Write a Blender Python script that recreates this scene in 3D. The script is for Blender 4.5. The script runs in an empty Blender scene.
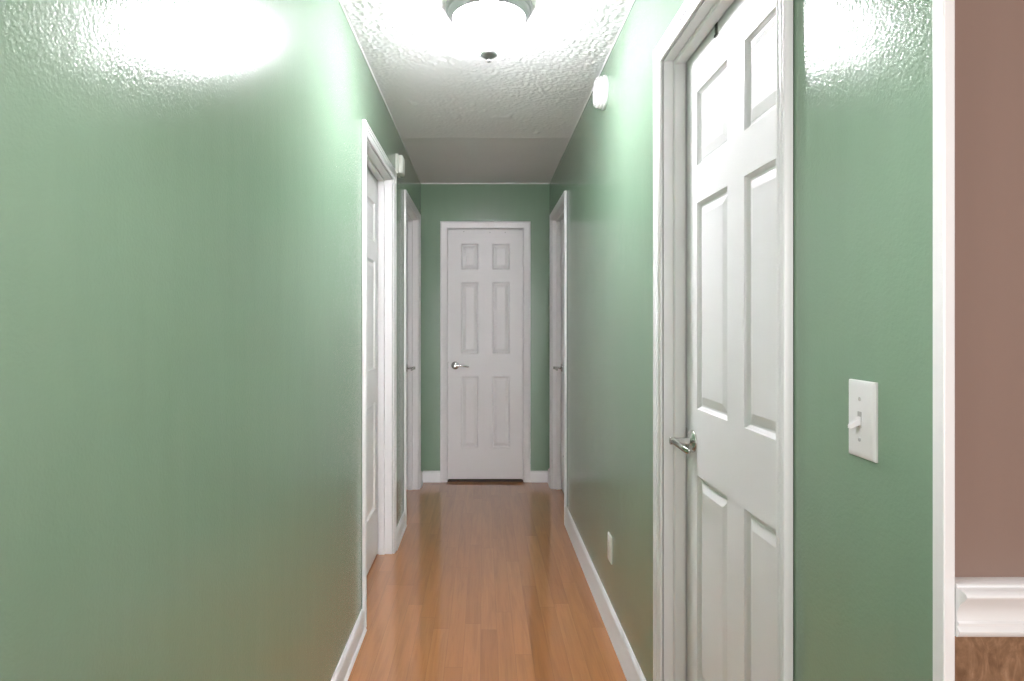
import bpy, bmesh, math, random
from mathutils import Vector, Matrix, noise
random.seed(4)
PI = math.pi
sc = bpy.context.scene
col = sc.collection

# ------------------------------------------------------------------ helpers
def obj(name, bm, mat, parent=None, smooth=False, loc=None):
    bmesh.ops.recalc_face_normals(bm, faces=bm.faces[:])
    me = bpy.data.meshes.new(name)
    bm.to_mesh(me); bm.free()
    if smooth:
        for p in me.polygons: p.use_smooth = True
    me.materials.append(mat)
    o = bpy.data.objects.new(name, me)
    col.objects.link(o)
    if parent: o.parent = parent
    if loc: o.location = loc
    return o

def structure(o):
    o['kind'] = 'structure'
    return o

def empty(name, loc, rz=0.0):
    o = bpy.data.objects.new(name, None)
    o.empty_display_size = 0.1
    col.objects.link(o)
    o.location = loc
    o.rotation_euler = (0, 0, rz)
    return o

def tag(o, label, cat, group=None):
    o['label'] = label
    o['category'] = cat
    if group: o['group'] = group
    return o

def box(bm, x0, x1, y0, y1, z0, z1, bev=0.0, seg=2):
    vs = [bm.verts.new((x, y, z)) for x in (x0, x1) for y in (y0, y1) for z in (z0, z1)]
    idx = [(0, 1, 3, 2), (4, 6, 7, 5), (0, 4, 5, 1), (2, 3, 7, 6), (0, 2, 6, 4), (1, 5, 7, 3)]
    fs = [bm.faces.new([vs[i] for i in f]) for f in idx]
    if bev:
        es = list({e for f in fs for e in f.edges})
        bmesh.ops.bevel(bm, geom=es, offset=bev, segments=seg, affect='EDGES', profile=0.5)

def lathe(bm, prof, n=48, mat=Matrix()):
    """prof: list of (radius, height) revolved about local Z."""
    rings = []
    for r, h in prof:
        if r < 1e-6:
            rings.append([bm.verts.new(mat @ Vector((0, 0, h)))])
        else:
            rings.append([bm.verts.new(mat @ Vector((r*math.cos(2*PI*k/n), r*math.sin(2*PI*k/n), h))) for k in range(n)])
    for a, b in zip(rings, rings[1:]):
        for k in range(n):
            k2 = (k+1) % n
            if len(a) == 1 and len(b) == 1: continue
            if len(a) == 1: bm.faces.new((a[0], b[k], b[k2]))
            elif len(b) == 1: bm.faces.new((a[k], b[0], a[k2]))
            else: bm.faces.new((a[k], b[k], b[k2], a[k2]))

def sweep(bm, path, profs, closed_prof=True):
    """skin a list of vertex loops (lists of Vectors)."""
    loops = [[bm.verts.new(p) for p in L] for L in profs]
    n = len(loops[0])
    for a, b in zip(loops, loops[1:]):
        for k in range(n if closed_prof else n-1):
            k2 = (k+1) % n
            bm.faces.new((a[k], b[k], b[k2], a[k2]))
    bm.faces.new(loops[0]); bm.faces.new(loops[-1][::-1])

def oval(c, ax, ay, rx, ry, n=14):
    return [c + ax*(rx*math.cos(2*PI*k/n)) + ay*(ry*math.sin(2*PI*k/n)) for k in range(n)]

def auto_smooth(o, ang=35):
    for p in o.data.polygons: p.use_smooth = True
    o.data.set_sharp_from_angle(angle=math.radians(ang))
    return o

# ------------------------------------------------------------------ materials
class NT:
    def __init__(self, name):
        self.m = bpy.data.materials.new(name)
        self.m.use_nodes = True
        self.t = self.m.node_tree
        self.b = self.t.nodes['Principled BSDF']
    def n(self, typ, **kw):
        nd = self.t.nodes.new(typ)
        for k, v in kw.items(): setattr(nd, k, v)
        return nd
    def l(self, a, b): self.t.links.new(a, b)
    def coords(self, scale=(1, 1, 1), what='Object'):
        tc = self.n('ShaderNodeTexCoord'); mp = self.n('ShaderNodeMapping')
        mp.inputs['Scale'].default_value = scale
        self.l(tc.outputs[what], mp.inputs[0])
        return mp.outputs[0]
    def noise(self, vec, scale, detail=3, rough=0.55, dist=0.0):
        nd = self.n('ShaderNodeTexNoise')
        nd.inputs['Scale'].default_value = scale; nd.inputs['Detail'].default_value = detail
        nd.inputs['Roughness'].default_value = rough; nd.inputs['Distortion'].default_value = dist
        self.l(vec, nd.inputs['Vector'])
        return nd.outputs['Fac']
    def math(self, op, a, b=None, c=None):
        nd = self.n('ShaderNodeMath', operation=op)
        for i, v in enumerate((a, b, c)):
            if v is None: continue
            if isinstance(v, (int, float)): nd.inputs[i].default_value = v
            else: self.l(v, nd.inputs[i])
        return nd.outputs[0]
    def ramp(self, fac, stops):
        nd = self.n('ShaderNodeValToRGB')
        cr = nd.color_ramp
        while len(cr.elements) < len(stops): cr.elements.new(0.5)
        for e, (p, c) in zip(cr.elements, stops):
            e.position = p; e.color = (*c, 1)
        self.l(fac, nd.inputs[0])
        return nd.outputs[0]
    def mix(self, fac, a, b, blend='MIX'):
        nd = self.n('ShaderNodeMix', data_type='RGBA', blend_type=blend)
        for s, v in ((nd.inputs[0], fac), (nd.inputs[6], a), (nd.inputs[7], b)):
            if isinstance(v, (int, float)): s.default_value = v
            elif isinstance(v, tuple): s.default_value = (*v, 1)
            else: self.l(v, s)
        return nd.outputs[2]
    def bump(self, h, strength, dist, prev=None):
        nd = self.n('ShaderNodeBump')
        nd.inputs['Strength'].default_value = strength; nd.inputs['Distance'].default_value = dist
        self.l(h, nd.inputs['Height'])
        if prev is not None: self.l(prev, nd.inputs['Normal'])
        return nd.outputs[0]
    def setp(self, **kw):
        for k, v in kw.items():
            s = self.b.inputs[k.replace('_', ' ')]
            if isinstance(v, tuple) and len(v) == 3: s.default_value = (*v, 1)
            elif isinstance(v, (int, float)): s.default_value = v
            else: self.l(v, s)
        return self

def paint(name, c0, c1, rough, bump_s, bump_d, bscale=260, spec=0.5, streak=True, coat=0.0):
    m = NT(name)
    v = m.coords()
    big = m.noise(v, 1.3, 2)
    vs = m.coords((14, 14, 1.6))
    st = m.noise(vs, 1.5, 3)
    f = m.math('ADD', m.math('MULTIPLY', big, 0.6), m.math('MULTIPLY', st, 0.4)) if streak else big
    colr = m.ramp(f, [(0.3, c0), (0.7, c1)])
    peel = m.noise(v, bscale, 2, 0.5)
    lump = m.noise(v, 22, 2, 0.5)
    nb = m.bump(peel, bump_s, bump_d)
    nb = m.bump(lump, 0.10, 0.003, nb)
    m.setp(Base_Color=colr, Roughness=rough, Normal=nb, Specular_IOR_Level=spec)
    if coat:
        m.setp(Coat_Weight=coat, Coat_Roughness=0.10)
        m.l(nb, m.b.inputs['Coat Normal'])
    return m.m

GREEN0, GREEN1 = (0.206, 0.312, 0.216), (0.226, 0.336, 0.236)
M_green = paint('green_gloss_wall_paint', GREEN0, GREEN1, 0.22, 0.55, 0.0010, 190, 0.22, coat=0.45)
M_brown = paint('matte_brown_wall_paint', (0.240, 0.160, 0.128), (0.270, 0.183, 0.147), 0.6, 0.2, 0.0004, 240)
def white(name, c, rough, spec=0.5):
    m = NT(name)
    v = m.coords()
    f = m.noise(v, 2.0, 3)
    w = m.ramp(f, [(0.3, tuple(k*0.97 for k in c)), (0.7, c)])
    vb = m.coords((60, 60, 5))
    b = m.math('ADD', m.math('MULTIPLY', m.noise(vb, 6, 2), 0.06), rough-0.03)
    m.setp(Base_Color=w, Roughness=b, Specular_IOR_Level=spec)
    return m.m
M_trim = white('white_semigloss_trim_paint', (0.86, 0.86, 0.86), 0.30)
M_door = white('white_satin_door_paint', (0.84, 0.84, 0.84), 0.34)
M_ceil = white('white_ceiling_texture_paint', (0.91, 0.905, 0.92), 0.75, 0.2)
M_plastic = white('white_plastic', (0.78, 0.78, 0.77), 0.35)
M_ivory = white('ivory_plastic', (0.76, 0.78, 0.72), 0.35)

m = NT('satin_nickel')
m.setp(Base_Color=(0.60, 0.59, 0.57), Metallic=1.0, Roughness=m.math('ADD', m.math('MULTIPLY', m.noise(m.coords(), 60), 0.06), 0.20))
M_nickel = m.m
m = NT('brushed_nickel_rim')
m.setp(Base_Color=(0.27, 0.265, 0.27), Metallic=0.5, Roughness=m.math('ADD', m.math('MULTIPLY', m.noise(m.coords((3, 3, 60)), 12), 0.10), 0.30))
M_rim = m.m
m = NT('dark_metal'); m.setp(Base_Color=m.ramp(m.noise(m.coords(), 40), [(0.3, (0.03, 0.03, 0.03)), (0.7, (0.05, 0.05, 0.05))]), Roughness=0.5, Metallic=0.4)
M_dark = m.m
m = NT('dark_slot'); m.setp(Base_Color=m.ramp(m.noise(m.coords(), 40), [(0.3, (0.02, 0.02, 0.02)), (0.7, (0.03, 0.03, 0.03))]), Roughness=0.7)
M_slot = m.m
m = NT('grey_vent_plastic'); m.setp(Base_Color=m.ramp(m.noise(m.coords(), 40), [(0.3, (0.40, 0.40, 0.39)), (0.7, (0.45, 0.45, 0.44))]), Roughness=0.6)
M_vent = m.m
m = NT('worn_dark_threshold_wood')
m.setp(Base_Color=m.ramp(m.noise(m.coords((8, 40, 40)), 2, 4), [(0.3, (0.035, 0.022, 0.015)), (0.75, (0.12, 0.08, 0.06))]), Roughness=0.5)
M_thresh = m.m
m = NT('frosted_lit_glass')
m.setp(Base_Color=m.ramp(m.noise(m.coords(), 8), [(0.3, (0.9, 0.9, 0.9)), (0.7, (0.92, 0.92, 0.92))]), Roughness=0.3)
m.b.inputs['Emission Color'].default_value = (0.965, 0.925, 1.0, 1)
sp = m.n('ShaderNodeSeparateXYZ'); m.l(m.coords(), sp.inputs[0])
mr = m.n('ShaderNodeMapRange'); m.l(sp.outputs[2], mr.inputs[0])
mr.inputs[1].default_value = -0.07; mr.inputs[2].default_value = -0.160       # bulbs sit in the lower half of the bowl
mr.inputs[3].default_value = 27.0; mr.inputs[4].default_value = 230.0
m.l(mr.outputs[0], m.b.inputs['Emission Strength'])
M_glass = m.m

# strip floor: every board has its own tone, grain runs along Y
m = NT('varnished_oak_strip_floor')
tc = m.n('ShaderNodeTexCoord'); sp = m.n('ShaderNodeSeparateXYZ'); m.l(tc.outputs['Object'], sp.inputs[0])
W, L = 0.067, 0.95
xr = m.math('DIVIDE', m.math('ADD', sp.outputs[0], 0.0134), W)
row = m.math('FLOOR', xr)
wn = m.n('ShaderNodeTexWhiteNoise', noise_dimensions='1D'); m.l(row, wn.inputs['W'])
yr = m.math('ADD', m.math('DIVIDE', sp.outputs[1], L), m.math('MULTIPLY', wn.outputs['Value'], 7.3))
pl = m.math('FLOOR', yr)
cb = m.n('ShaderNodeCombineXYZ'); m.l(row, cb.inputs[0]); m.l(pl, cb.inputs[1])
wn2 = m.n('ShaderNodeTexWhiteNoise', noise_dimensions='2D'); m.l(cb.outputs[0], wn2.inputs['Vector'])
tone = m.ramp(wn2.outputs['Value'], [(0.0, (0.390, 0.150, 0.042)), (0.35, (0.430, 0.172, 0.051)), (0.65, (0.460, 0.190, 0.060)), (1.0, (0.505, 0.216, 0.076))])
# grain coordinates shifted per board
cb2 = m.n('ShaderNodeCombineXYZ')
m.l(m.math('ADD', m.math('MULTIPLY', sp.outputs[0], 20), m.math('MULTIPLY', wn2.outputs['Value'], 31.0)), cb2.inputs[0])
m.l(m.math('ADD', m.math('MULTIPLY', sp.outputs[1], 1.4), m.math('MULTIPLY', wn2.outputs['Value'], 17.0)), cb2.inputs[1])
g1 = m.noise(cb2.outputs[0], 1.6, 4, 0.6, 0.6)
cb3 = m.n('ShaderNodeCombineXYZ')
m.l(m.math('MULTIPLY', sp.outputs[0], 160), cb3.inputs[0]); m.l(m.math('MULTIPLY', sp.outputs[1], 5), cb3.inputs[1])
g2 = m.noise(cb3.outputs[0], 1.0, 3)
grain = m.ramp(m.math('ADD', m.math('MULTIPLY', g1, 0.7), m.math('MULTIPLY', g2, 0.3)), [(0.30, (0.76, 0.72, 0.68)), (0.55, (1.0, 1.0, 1.0)), (0.8, (1.07, 1.05, 1.02))])
wood = m.mix(1.0, tone, grain, 'MULTIPLY')
fx = m.math('FRACT', xr); fy = m.math('FRACT', yr)
gx = m.math('LESS_THAN', m.math('MINIMUM', fx, m.math('SUBTRACT', 1.0, fx)), 0.010)
gy = m.math('LESS_THAN', m.math('MINIMUM', fy, m.math('SUBTRACT', 1.0, fy)), 0.0012)
gap = m.math('MAXIMUM', gx, gy)
wood = m.mix(m.math('MULTIPLY', gap, 0.45), wood, (0.13, 0.055, 0.022))
wav = m.noise(m.coords((9, 1.2, 1)), 1.5, 2)
nb = m.bump(wav, 0.25, 0.0016)
nb = m.bump(g2, 0.05, 0.0006, nb)
m.setp(Base_Color=wood, Roughness=0.3, Normal=nb, Specular_IOR_Level=0.5, Coat_Weight=1.0, Coat_Roughness=0.07, Coat_IOR=1.75)
m.l(m.bump(wav, 0.14, 0.0010), m.b.inputs['Coat Normal'])
M_floor = m.m

m = NT('oak_veneer_wainscot')
v = m.coords((1, 1, 0.4))
n1 = m.noise(v, 42, 5, 0.65, 2.2)
v2 = m.coords((1, 1, 0.5)); n2 = m.noise(v2, 160, 3)
f = m.math('ADD', m.math('MULTIPLY', n1, 0.75), m.math('MULTIPLY', n2, 0.25))
c = m.ramp(f, [(0.32, (0.15, 0.078, 0.040)), (0.5, (0.255, 0.145, 0.080)), (0.70, (0.40, 0.245, 0.15))])
m.setp(Base_Color=c, Roughness=0.4, Normal=m.bump(n2, 0.1, 0.0004))
M_wains = m.m

# ------------------------------------------------------------------ dimensions
H = 2.44; CH = 1.286
XL, XR = -0.514, 0.534
T = 0.115
YE = 5.057                      # end wall
YC = 0.7225                     # mouth of the hallway
RX, RB = 3.4, -7.0              # the room the hallway opens from
Z_OPEN = 2.073
JT = 0.018

# ------------------------------------------------------------------ shell
bm = bmesh.new(); box(bm, XL-0.9, RX+0.12, RB-0.12, YE+0.9, -0.06, 0.0)
structure(obj('floor', bm, M_floor))

def wall_with_holes(bm, along, fixed0, fixed1, a0, a1, holes):
    """along 'Y' or 'X'; holes = (lo, hi, top)"""
    def bx(lo, hi, z0, z1):
        if hi-lo < 1e-5: return
        if along == 'Y': box(bm, fixed0, fixed1, lo, hi, z0, z1)
        else: box(bm, lo, hi, fixed0, fixed1, z0, z1)
    cur = a0
    for lo, hi, top in sorted(holes):
        bx(cur, lo, 0, H); bx(lo, hi, top, H); cur = hi
    bx(cur, a1, 0, H)

OP_RN = (1.119, 1.844); OP_RF = (4.040, 4.836)
OP_L1 = (2.657, 3.470); OP_L2 = (4.012, 4.822)
Z_TALL = 2.095; Z_NEAR = 2.068
OP_E = (-0.299, 0.322)
hole = lambda o, z=Z_TALL: (o[0]-JT, o[1]+JT, z+JT)
bm = bmesh.new(); wall_with_holes(bm, 'Y', XL-T, XL, RB, YE+T, [hole(OP_L1), hole(OP_L2)])
structure(obj('wall_left', bm, M_green))
bm = bmesh.new(); wall_with_holes(bm, 'Y', XR, XR+T, YC+T, YE+T, [hole(OP_RN, Z_NEAR), hole(OP_RF)])
box(bm, XR, XR+0.004, YC, YC+T, 0, H)       # hall side skin of the wall corner
structure(obj('wall_right', bm, M_green))
bm = bmesh.new(); wall_with_holes(bm, 'X', YE, YE+T, XL, XR, [hole(OP_E, Z_OPEN-0.006)])
structure(obj('wall_end', bm, M_green))
bm = bmesh.new(); box(bm, XR+0.004, RX, YC, YC+T, 0, H)
w = structure(obj('wall_front', bm, M_brown))
bm = bmesh.new(); box(bm, XR+0.004, RX, YC-0.006, YC, 0.0, 0.9312)
obj('wainscot', bm, M_wains, w)['label'] = 'brown oak wainscot panel below the chair rail'
bm = bmesh.new(); box(bm, RX, RX+0.1, RB, YC+T, 0, H); structure(obj('wall_side', bm, M_brown))
bm = bmesh.new(); box(bm, XL-T, RX+0.1, RB-0.1, RB, 0, H); structure(obj('wall_back', bm, M_brown))
# shallow dark rooms behind the closed doors
bm = bmesh.new()
box(bm, XL-T-0.62, XL-T-0.60, 2.2, YE+0.7, 0, H); box(bm, XR+T+0.60, XR+T+0.62, YC+T, YE+0.7, 0, H)
box(bm, XL-T-0.6, XR+T+0.6, YE+0.68, YE+0.7, 0, H)
box(bm, XL-T-0.6, XL-T, 2.2, 2.22, 0, H); box(bm, XR+T, XR+T+0.6, YC+T, YC+T+0.02, 0, H)
structure(obj('wall_outer', bm, M_brown))

# ceiling: stomped plaster texture as real relief over the hallway
def relief(x, y):
    p = Vector((x*1.0, y*1.0, 0.0))
    warp = noise.noise_vector(p*14)*0.02
    q = p + warp
    r = abs(noise.noise(q*62))                       # ridges
    n2 = noise.noise(q*120 + Vector((7, 3, 1)))
    amp = 0.5+0.5*noise.noise(p*3.1+Vector((4, 9, 2)))
    h = (max(0.0, 0.34-r)/0.34)*0.0050*(0.45+amp) + max(0.0, n2-0.02)*0.0075*(0.45+amp)
    # plaster thins out away from the mouth of the hall, smooth past the seam
    fade = 1.0 if y < 2.3 else max(0.0, 1-(y-2.3)/1.6)
    fade = 0.10+0.90*fade
    h *= fade
    # flakes further in
    fl = noise.noise(Vector((x*17, y*10, 5.0)))
    if y > 2.2 and y < 3.75: h += max(0.0, fl-0.42)*0.010
    # seam
    ds = y-(3.82+0.006*math.sin(x*9))
    h += 0.0012*math.exp(-(ds/0.010)**2) + 0.0035*math.exp(-(ds/0.07)**2)
    return h
bm = bmesh.new()
nx, ny = 170, 640
y0g, y1g = 0.9, YE
rows = []
for j in range(ny+1):
    y = y0g+(y1g-y0g)*j/ny
    rows.append([bm.verts.new((XL+(XR-XL)*i/nx, y, H-relief(XL+(XR-XL)*i/nx, y))) for i in range(nx+1)])
for j in range(ny):
    for i in range(nx):
        bm.faces.new((rows[j][i], rows[j+1][i], rows[j+1][i+1], rows[j][i+1]))
box(bm, XL-0.7, RX+0.1, RB-0.1, YE+0.7, H+0.0005, H+0.08)
structure(obj('ceiling', bm, M_ceil, smooth=True))

# ------------------------------------------------------------------ trim
CAS = [(0.0, 0.0), (0.0, 0.0075), (0.002, 0.0095), (0.007, 0.0105), (0.0095, 0.0135), (0.015, 0.0150), (0.0185, 0.0135),
       (0.0200, 0.0090), (0.0225, 0.0090), (0.0245, 0.0150), (0.032, 0.0165), (0.0345, 0.0150), (0.0360, 0.0105), (0.0390, 0.0105),
       (0.041, 0.0170), (0.044, 0.0180), (0.0465, 0.0175), (0.048, 0.0155), (0.048, 0.0)]
def casing_bm(bm, half, top, width=0.048, reveal=0.004, flat=False, so=0.0):
    k = width/0.048
    prof = [(w*k+reveal, v) for w, v in CAS]
    if flat:
        prof = [(reveal, 0), (reveal, .009), (reveal+.003, .011), (width*.55+reveal, .0125), (width*.75+reveal, .016), (width+reveal-.003, .0165), (width+reveal, .0145), (width+reveal, 0)]
    prof = [(w, max(v, so)) for w, v in prof]
    loops = []
    for fn in (lambda w, v: (-half-w, -v, 0.0), lambda w, v: (-half-w, -v, top+w), lambda w, v: (half+w, -v, top+w), lambda w, v: (half+w, -v, 0.0)):
        loops.append([Vector(fn(w, v)) for w, v in prof])
    sweep(bm, None, loops)

trim_no = [0]
def next_trim():
    trim_no[0] += 1
    return 'trim_%d' % trim_no[0]

def door_frame(loc, rz, half, top, width=0.048, stop_y=(0.034, 0.0632), flat=False, stop=True, stand_off=0.0):
    """casing + jamb + stop; local -Y faces the hallway, local Y=0 is the wall face"""
    root = structure(empty(next_trim(), loc, rz))
    bm = bmesh.new(); casing_bm(bm, half, top, width, flat=flat, so=stand_off)
    auto_smooth(obj('casing', bm, M_trim, root), 50)
    bm = bmesh.new()
    j = JT-0.0005
    box(bm, -half-j, -half, 0.0005, T, 0, top+j); box(bm, half, half+j, 0.0005, T, 0, top+j); box(bm, -half, half, 0.0005, T, top, top+j)
    obj('jamb', bm, M_trim, root)
    if stop:
        bm = bmesh.new(); s = 0.011
        loops = []
        y0, y1 = stop_y
        prof = [(0, y0), (s-.003, y0), (s, y0+.003), (s, y1), (0, y1)]
        for fn in (lambda w, y: (-half+w, y, 0), lambda w, y: (-half+w, y, top-w), lambda w, y: (half-w, y, top-w), lambda w, y: (half-w, y, 0)):
            loops.append([Vector(fn(w, y)) for w, y in prof])
        sweep(bm, None, loops)
        obj('door_stop', bm, M_trim, root)
    return root

# ------------------------------------------------------------------ doors
PZ = [(0.280, 0.860), (1.047, 1.628), (1.733, 1.942)]
def slab_bm(half, z0, z1, st, mul, thick=0.035):
    bm = bmesh.new()
    px = [(-half+st, -mul/2), (mul/2, half-st)]
    xs = [-half, px[0][0], px[0][1], px[1][0], px[1][1], half]
    zs = [z0] + [z for p in PZ for z in p] + [z1]
    def side(y, s):
        for i in range(5):
            for k in range(len(zs)-1):
                a, b, c, d = xs[i], xs[i+1], zs[k], zs[k+1]
                if i in (1, 3) and k % 2 == 1:
                    prev = None
                    for ins, dep in ((0, 0), (0.002, 0.0045), (0.009, 0.0105), (0.0145, 0.0110), (0.0155, 0.0095), (0.036, 0.0030), (0.038, 0.0025)):
                        ring = [bm.verts.new((u, y+s*dep, w)) for u, w in ((a+ins, c+ins), (b-ins, c+ins), (b-ins, d-ins), (a+ins, d-ins))]
                        if prev:
                            for q in range(4): bm.faces.new((prev[q], prev[(q+1) % 4], ring[(q+1) % 4], ring[q]))
                        prev = ring
                    bm.faces.new(prev)
                else:
                    bm.faces.new([bm.verts.new((u, y, w)) for u, w in ((a, c), (b, c), (b, d), (a, d))])
    side(0.0, 1); side(thick, -1)
    for q in (((-half, z0), (-half, z1)), ((-half, z1), (half, z1)), ((half, z1), (half, z0)), ((half, z0), (-half, z0))):
        (u0, w0), (u1, w1) = q
        bm.faces.new([bm.verts.new(p) for p in ((u0, 0, w0), (u1, 0, w1), (u1, thick, w1), (u0, thick, w0))])
    bmesh.ops.remove_doubles(bm, verts=bm.verts[:], dist=1e-5)
    return bm

def door(n, loc, rz, half, hinge_side, st, mul, latch_side_gap=True, hinges=False, z0=0.012, z1=None):
    """hinge_side = +1 / -1 along local X; handle on the other side"""
    root = structure(empty('door_%d' % n, loc, rz))
    z1 = z1 or Z_OPEN-0.006
    obj('door_panel', slab_bm(half, z0, z1, st, mul), M_door, root)
    hx = -hinge_side*(half-0.060); d = hinge_side; hz = 0.951
    # lever handle
    hd = empty('door_handle', (hx, 0, hz)); hd.parent = root; hd['label'] = 'satin nickel lever handle'
    bm = bmesh.new()
    R = Matrix.Rotation(PI/2, 4, 'X')          # local Z -> -Y (out of the door)
    lathe(bm, [(0, 0.0), (0.032, 0.0), (0.0325, 0.003), (0.031, 0.006), (0.026, 0.009), (0.016, 0.0115), (0.0125, 0.013), (0.0, 0.013)], 32, R)
    auto_smooth(obj('rosette', bm, M_nickel, hd), 40)
    bm = bmesh.new()
    lathe(bm, [(0.0, 0.012), (0.0105, 0.012), (0.0095, 0.02), (0.0095, 0.048), (0.0110, 0.053), (0.0115, 0.062), (0.010, 0.067), (0.0, 0.068)], 20, R)
    # lever arm: tapering oval bar with a small return
    pts = [(-0.006, -0.060, 0.0), (0.012, -0.060, 0.001), (0.035, -0.061, 0.001), (0.060, -0.060, -0.001), (0.085, -0.057, -0.004), (0.104, -0.052, -0.007), (0.112, -0.047, -0.008)]
    rad = [(0.008, 0.007), (0.0095, 0.0075), (0.0085, 0.006), (0.0080, 0.0052), (0.0082, 0.0048), (0.0080, 0.0045), (0.005, 0.003)]
    loops = [oval(Vector((p[0]*d, p[1], p[2])), Vector((0, 0, 1)), Vector((0, 1, 0)), r[0], r[1]) for p, r in zip(pts, rad)]
    sweep(bm, None, loops)
    auto_smooth(obj('lever', bm, M_nickel, hd), 50)
    bm = bmesh.new(); box(bm, -hinge_side*(half)-0.0018, -hinge_side*(half)+0.0018, -0.0012, 0.028, hz-0.028, hz+0.028, 0.0008, 1)
    o = obj('latch_plate', bm, M_nickel, root); o['label'] = 'nickel latch plate on the door edge'
    if hinges:
        for z in (0.25, 1.02, 1.80):
            bm = bmesh.new()
            lathe(bm, [(0, -0.047), (0.003, -0.047), (0.0058, -0.044), (0.0058, 0.044), (0.003, 0.047), (0, 0.047)], 12, Matrix.Translation((hinge_side*(half+0.0035), -0.0055, z)))
            auto_smooth(obj('hinge', bm, M_trim, root), 40)
    return root

def wall_loc(side, y):
    return (XR, y, 0) if side > 0 else (XL, y, 0)
REC = 0.0670
def hall_door(n, side, op, hinge_far, st=0.09, mul=0.10, top=Z_TALL, rec=REC):
    c = (op[0]+op[1])/2; half = (op[1]-op[0])/2
    rz = -PI/2 if side > 0 else PI/2
    door_frame(wall_loc(side, c), rz, half, top, stop_y=(rec-0.038, rec-0.0065), stand_off=0.002)
    # right wall: local +X points toward the camera; left wall: away from it
    hs = (-1 if hinge_far else 1) if side > 0 else (1 if hinge_far else -1)
    x = XR+rec if side > 0 else XL-rec
    return door(n, (x, c, 0), rz, half-0.004, hs, st, mul, z1=top-0.006)
door_near = hall_door(1, +1, OP_RN, False, top=Z_NEAR)
hall_door(2, -1, OP_L1, True, rec=0.080)
hall_door(3, -1, OP_L2, False, rec=0.080)
hall_door(4, +1, OP_RF, False)
ce = (OP_E[0]+OP_E[1])/2; he = (OP_E[1]-OP_E[0])/2
door_frame((ce, YE, 0), 0, he, Z_OPEN-0.006, 0.053, (0.042, 0.055), flat=True)
dE = door(5, (ce, YE+0.002, 0), 0, he-0.005, 1, 0.108, 0.114, hinges=True, z0=0.024, z1=Z_OPEN-0.013)
bm = bmesh.new(); box(bm, OP_E[0]+0.001, OP_E[1]-0.001, YE+0.004, YE+0.10, 0.0, 0.010, 0.002, 1)
structure(obj(next_trim(), bm, M_thresh))
bm = bmesh.new()
for u, z in ((-0.176, 2.043), (0.037, 2.036), (0.162, 2.036)):
    lathe(bm, [(0, 0.0002), (0.0042, 0.0002), (0.0035, 0.0010), (0, 0.0010)], 10, Matrix.Translation((u, 0, z)) @ Matrix.Rotation(PI/2, 4, 'X'))
obj('nail_heads', bm, M_vent, dE)
# ------------------------------------------------------------------ baseboards
def base_profile(h, shoe):
    return [(0, 0), (shoe, 0), (shoe, 0.003), (shoe-0.002, 0.008), (0.0135, 0.0135), (0.0135, h-0.016), (0.0110, h-0.0095),
            (0.0060, h-0.0040), (0.0030, h), (0, h)]
def baseboard(name, segs, h, shoe):
    """segs: list of (p0, p1, outward normal) in plan"""
    bm = bmesh.new()
    for p0, p1, nrm in segs:
        loops = []
        for p in (p0, p1):
            loops.append([Vector((p[0]+nrm[0]*w, p[1]+nrm[1]*w, z)) for w, z in base_profile(h, shoe)])
        sweep(bm, None, loops)
    return structure(auto_smooth(obj(name, bm, M_trim), 30))
g = 0.0525
baseboard('baseboard_left', [((XL, RB), (XL, OP_L1[0]-g), (1, 0)), ((XL, OP_L1[1]+g), (XL, OP_L2[0]-g), (1, 0)), ((XL, OP_L2[1]+g), (XL, YE), (1, 0))], 0.091, 0.022)
baseboard('baseboard_right', [((XR, YC+0.004), (XR, OP_RN[0]-g), (-1, 0)), ((XR, OP_RN[1]+g), (XR, OP_RF[0]-g), (-1, 0)), ((XR, OP_RF[1]+g), (XR, YE), (-1, 0))], 0.114, 0.0185)
baseboard('baseboard_end', [((XL+0.014, YE), (OP_E[0]-0.0575, YE), (0, -1)), ((OP_E[1]+0.0575, YE), (XR-0.014, YE), (0, -1))], 0.092, 0.0175)

# white corner strip where the hallway meets the brown room
bm = bmesh.new(); box(bm, XR-0.012, XR+0.0015, YC-0.0185, YC, 0, H-0.001, 0.0018, 2)
structure(obj(next_trim(), bm, M_trim))
# chair rail
bm = bmesh.new()
CR = [(0.0, 0.9315), (0.0195, 0.9315), (0.0215, 0.9330), (0.0240, 0.9375), (0.0240, 0.9395), (0.0205, 0.9435), (0.0205, 0.9450), (0.0232, 0.9465), (0.0232, 0.9485), (0.0208, 0.9500),
      (0.0203, 0.9545), (0.0206, 0.9600), (0.0222, 0.9655), (0.0258, 0.9710), (0.0300, 0.9755), (0.0332, 0.9790), (0.0345, 0.9822), (0.0338, 0.9845), (0.0315, 0.9862),
      (0.0250, 0.9876), (0.0200, 0.9880), (0.0198, 0.9900), (0.0180, 0.9912), (0.0, 0.9915)]
sweep(bm, None, [[Vector((x, YC-v, z)) for v, z in CR] for x in (XR+0.0018, RX)])
structure(auto_smooth(obj(next_trim(), bm, M_trim), 35))
# paint bead where ceiling meets the walls
for x0, x1 in ((XL, XL+0.004), (XR-0.004, XR)):
    bm = bmesh.new(); box(bm, x0, x1, YC+0.003, YE, H-0.009, H-0.0005, 0.0015, 1)
    structure(obj(next_trim(), bm, M_trim))
bm = bmesh.new(); box(bm, XL+0.004, XR-0.004, YE-0.004, YE, H-0.011, H-0.0005, 0.0015, 1)
structure(obj(next_trim(), bm, M_trim))

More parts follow.
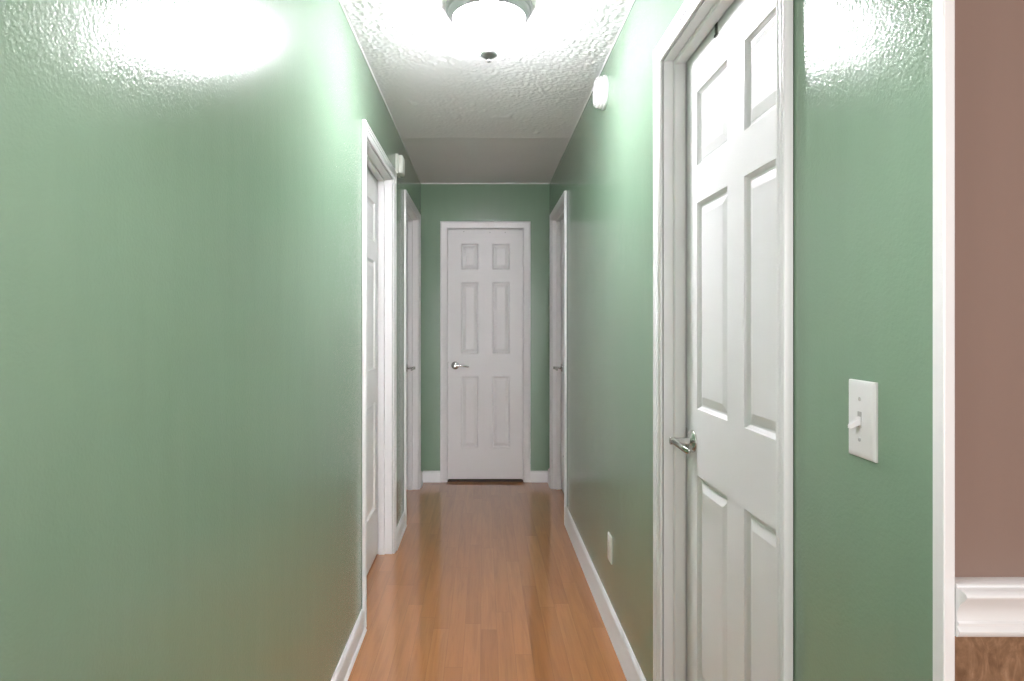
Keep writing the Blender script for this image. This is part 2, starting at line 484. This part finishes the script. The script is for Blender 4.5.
# ------------------------------------------------------------------ ceiling light
LX, LY = 0.018, 2.235
lamp = empty('ceiling_light', (LX, LY, H-0.0005))
tag(lamp, 'round flush mount ceiling light with lit frosted bowl, nickel rim and finial', 'ceiling light')
bm = bmesh.new()
lathe(bm, [(0, -0.001), (0.148, -0.001), (0.155, -0.006), (0.157, -0.014), (0.156, -0.024), (0.152, -0.030), (0.149, -0.032), (0.147, -0.040), (0.143, -0.046), (0.138, -0.049), (0.135, -0.054), (0.132, -0.056), (0.129, -0.052), (0.129, -0.03), (0, -0.03)], 96)
auto_smooth(obj('rim', bm, M_rim, lamp), 30)
bm = bmesh.new()
pr = [(0.1285, -0.050)]
for k in range(1, 15):
    a = PI/2*k/14
    pr.append((0.1285*math.cos(a)**0.8 if k < 14 else 0.0, -0.050-0.118*math.sin(a)))
lathe(bm, pr, 96)
obj('glass_bowl', bm, M_glass, lamp, smooth=True)['label'] = 'glowing frosted white glass bowl'
bm = bmesh.new()
lathe(bm, [(0, -0.162), (0.036, -0.1645), (0.038, -0.167), (0.0375, -0.170), (0.034, -0.172), (0.034, -0.174), (0.031, -0.183), (0.021, -0.1905), (0.008, -0.1945), (0.0055, -0.198), (0.0085, -0.202), (0.0085, -0.2055), (0.005, -0.2085), (0, -0.209)], 40)
auto_smooth(obj('finial', bm, M_rim, lamp), 40)

# ------------------------------------------------------------------ smoke detector (right wall)
sd = empty('smoke_detector', (XR, 2.735, 2.308), -PI/2)
tag(sd, 'round white smoke detector high on the green right wall', 'smoke detector')
R = Matrix.Rotation(PI/2, 4, 'X')
bm = bmesh.new(); lathe(bm, [(0, 0), (0.072, 0), (0.073, 0.003), (0.073, 0.010), (0.071, 0.012), (0.0, 0.012)], 64, R)
auto_smooth(obj('base_plate', bm, M_plastic, sd), 40)
bm = bmesh.new(); lathe(bm, [(0, 0.012), (0.068, 0.012), (0.069, 0.015), (0.068, 0.024), (0.0655, 0.0255), (0.0655, 0.0285), (0.066, 0.030), (0.064, 0.037), (0.056, 0.044), (0.040, 0.047), (0.0, 0.048)], 64, R)
auto_smooth(obj('cover', bm, M_plastic, sd), 40)
bm = bmesh.new()
for k in range(18):
    a = 2*PI*k/18
    b2 = bmesh.new()
    Mx = Matrix.Rotation(a, 4, 'Y')
    vs0 = len(bm.verts)
    box(bm, -0.0062, 0.0062, -0.0452, -0.0420, 0.0535, 0.0580)
    bm.verts.ensure_lookup_table()
    for vv in bm.verts[vs0:]: vv.co = Mx @ vv.co
    b2.free()
obj('vent_slots', bm, M_vent, sd)
bm = bmesh.new(); lathe(bm, [(0, 0.047), (0.013, 0.047), (0.013, 0.0495), (0.011, 0.0505), (0, 0.0505)], 24, R @ Matrix.Translation((0.022, 0.01, 0)))
auto_smooth(obj('test_button', bm, M_vent, sd), 40)

# ------------------------------------------------------------------ door chime (left wall)
dc = empty('door_chime', (XL, 3.65, 2.160), PI/2)
tag(dc, 'small white plastic box mounted high on the left wall between two doors', 'door chime')
bm = bmesh.new(); box(bm, -0.058, 0.058, -0.016, 0, 0, 0.116, 0.004, 3)
obj('back_box', bm, M_ivory, dc)
bm = bmesh.new(); box(bm, -0.052, 0.052, -0.042, -0.016, 0.005, 0.111, 0.009, 4)
auto_smooth(obj('cover', bm, M_ivory, dc), 60)
bm = bmesh.new()
for k in range(5): box(bm, -0.030, 0.030, -0.0424, -0.0415, 0.030+k*0.009, 0.0325+k*0.009)
obj('grille', bm, M_vent, dc)

# ------------------------------------------------------------------ light switch (right wall)
sw = empty('light_switch', (XR, 0.8705, 1.098), -PI/2)
sw.scale = (0.87, 1.0, 0.95)
tag(sw, 'white toggle light switch on the green wall beside the near door', 'light switch')
bm = bmesh.new()
w2, hh = 0.035, 0.1145
loops = []
for ins, v in ((0, 0), (0, 0.0025), (0.0012, 0.0045), (0.0045, 0.0062), (0.009, 0.0066)):
    loops.append([bm.verts.new((u, -v, z)) for u, z in ((-w2+ins, ins), (w2-ins, ins), (w2-ins, hh-ins), (-w2+ins, hh-ins))])
for a, b in zip(loops, loops[1:]):
    for q in range(4): bm.faces.new((a[q], a[(q+1) % 4], b[(q+1) % 4], b[q]))
bm.faces.new(loops[-1]); bm.faces.new(loops[0][::-1])
auto_smooth(obj('cover_plate', bm, M_plastic, sw), 25)
bm = bmesh.new(); box(bm, -0.0052, 0.0052, -0.0072, -0.0050, 0.0455, 0.0690, 0.0006, 1)
obj('toggle_slot', bm, M_vent, sw)
bm = bmesh.new()
loops = []
for dy, z, hw, ht in ((-0.005, 0.0570, 0.0038, 0.0078), (-0.009, 0.0540, 0.0036, 0.0050), (-0.016, 0.0500, 0.0034, 0.0038), (-0.0205, 0.0475, 0.0031, 0.0032), (-0.0220, 0.0467, 0.0022, 0.0022)):
    loops.append([Vector((sx*hw, dy, z+sz*ht)) for sx, sz in ((-1, -1), (1, -1), (1, 1), (-1, 1))])
sweep(bm, None, loops)
obj('toggle', bm, M_plastic, sw)
for z in (0.0275, 0.0875):
    bm = bmesh.new(); lathe(bm, [(0, 0.0064), (0.0032, 0.0064), (0.0030, 0.0074), (0.0015, 0.0080), (0, 0.0080)], 16, Matrix.Translation((0, 0, z)) @ R)
    auto_smooth(obj('screw', bm, M_vent, sw), 40)

# ------------------------------------------------------------------ outlet (right wall)
ou = empty('wall_outlet', (XR, 2.616, 0.285), -PI/2)
tag(ou, 'pale duplex wall outlet low on the right wall above the baseboard', 'outlet')
bm = bmesh.new()
loops = []
for ins, v in ((0, 0), (0, 0.003), (0.0015, 0.005), (0.005, 0.0065), (0.009, 0.007)):
    loops.append([bm.verts.new((u, -v, z)) for u, z in ((-w2+ins, ins), (w2-ins, ins), (w2-ins, hh-ins), (-w2+ins, hh-ins))])
for a, b in zip(loops, loops[1:]):
    for q in range(4): bm.faces.new((a[q], a[(q+1) % 4], b[(q+1) % 4], b[q]))
bm.faces.new(loops[-1]); bm.faces.new(loops[0][::-1])
auto_smooth(obj('cover_plate', bm, M_ivory, ou), 25)
for z in (0.038, 0.0765):
    bm = bmesh.new()
    n = 24; prof = []
    for k in range(n):
        a = 2*PI*k/n
        prof.append((0.0172*math.cos(a), max(-0.0135, min(0.0135, 0.0172*math.sin(a)))))
    sweep(bm, None, [[Vector((u, -v, z+q)) for u, q in prof] for v in (0.0066, 0.0095)])
    rc = obj('receptacle', bm, M_ivory, ou)
    bm = bmesh.new()
    box(bm, -0.0072, -0.0052, -0.0098, -0.0090, z-0.001, z+0.007); box(bm, 0.0052, 0.0072, -0.0098, -0.0090, z-0.001, z+0.007)
    lathe(bm, [(0, 0.0090), (0.0024, 0.0090), (0.0024, 0.0098), (0, 0.0098)], 12, Matrix.Translation((0, 0, z-0.0075)) @ R)
    obj('slots', bm, M_slot, rc)
bm = bmesh.new(); lathe(bm, [(0, 0.0068), (0.003, 0.0068), (0.0028, 0.0078), (0, 0.0082)], 14, Matrix.Translation((0, 0, 0.05725)) @ R)
obj('screw', bm, M_vent, ou)

# ------------------------------------------------------------------ over-door hook on the near door
hk = empty('door_hook', (XR+REC, 1.602, Z_NEAR-0.006))
tag(hk, 'small dark metal strap hooked over the top of the near right door', 'hook')
bm = bmesh.new()
box(bm, -0.0022, -0.0002, -0.008, 0.008, -0.030, 0.0018, 0.0006, 1)
box(bm, -0.0022, 0.037, -0.008, 0.008, 0.0002, 0.0018, 0.0004, 1)
obj('strap', bm, M_dark, hk)
bm = bmesh.new()
loops = [oval(Vector((x, 0, z)), Vector((0, 1, 0)), Vector((0, 0, 1)) if i < 1 else Vector((1, 0, 0)), 0.006, 0.002, 10) for i, (x, z) in enumerate(((-0.0015, -0.024), (-0.0045, -0.028), (-0.005, -0.034)))]
sweep(bm, None, loops)
obj('hook_tip', bm, M_dark, hk)

# ------------------------------------------------------------------ light
wd = bpy.data.worlds.new('World'); sc.world = wd; wd.use_nodes = True
wd.node_tree.nodes['Background'].inputs[0].default_value = (0.8, 0.85, 0.9, 1)
wd.node_tree.nodes['Background'].inputs[1].default_value = 0.2
def area(name, loc, rot, size, energy, colr=(1, 1, 1), sy=None):
    l = bpy.data.lights.new(name, 'AREA'); l.energy = energy; l.color = colr
    l.shape = 'RECTANGLE' if sy else 'DISK'; l.size = size
    if sy: l.size_y = sy
    o = bpy.data.objects.new(name, l); col.objects.link(o); o.location = loc; o.rotation_euler = rot
    return o
area('room_back_fill', (0.75, RB+0.05, 1.25), (PI/2, 0, 0), 2.4, 150, (0.97, 0.965, 1.0), 1.9)  # added broad fill from behind the camera; the back wall has no window
area('room_top_fill', (1.4, -2.6, H-0.06), (0, 0, 0), 0.45, 30, (1, 0.98, 0.98))  # unseen overhead fill added to the room, not a known fixture
l = bpy.data.lights.new('hall_mouth_fill', 'POINT'); l.energy = 6.5; l.shadow_soft_size = 0.15; l.color = (1.0, 0.955, 1.0)  # fill added to brighten the near hall walls; no lamp hangs here
o = bpy.data.objects.new('hall_mouth_fill', l); col.objects.link(o); o.location = (0.06, 0.62, 1.45)
l = bpy.data.lights.new('room_side_fill', 'POINT'); l.energy = 19; l.shadow_soft_size = 0.12; l.color = (1.0, 0.97, 0.97)  # invented fill behind the camera for the brown wall and corner trim
o = bpy.data.objects.new('room_side_fill', l); col.objects.link(o); o.location = (0.38, -1.10, 1.75)

# ------------------------------------------------------------------ camera
cam = bpy.data.cameras.new('Camera'); co = bpy.data.objects.new('Camera', cam); col.objects.link(co)
co.location = (0, 0, CH); co.rotation_euler = (PI/2, 0, 0)
cam.sensor_width = 36; cam.lens = 620/1024*36
cam.shift_x = 28/1024; cam.shift_y = -16.2/1024
cam.clip_start = 0.02
sc.camera = co
vs = sc.view_settings
vs.view_transform = 'Standard'; vs.look = 'None'; vs.gamma = 1.0; vs.use_curve_mapping = False
vs.exposure = 0.30
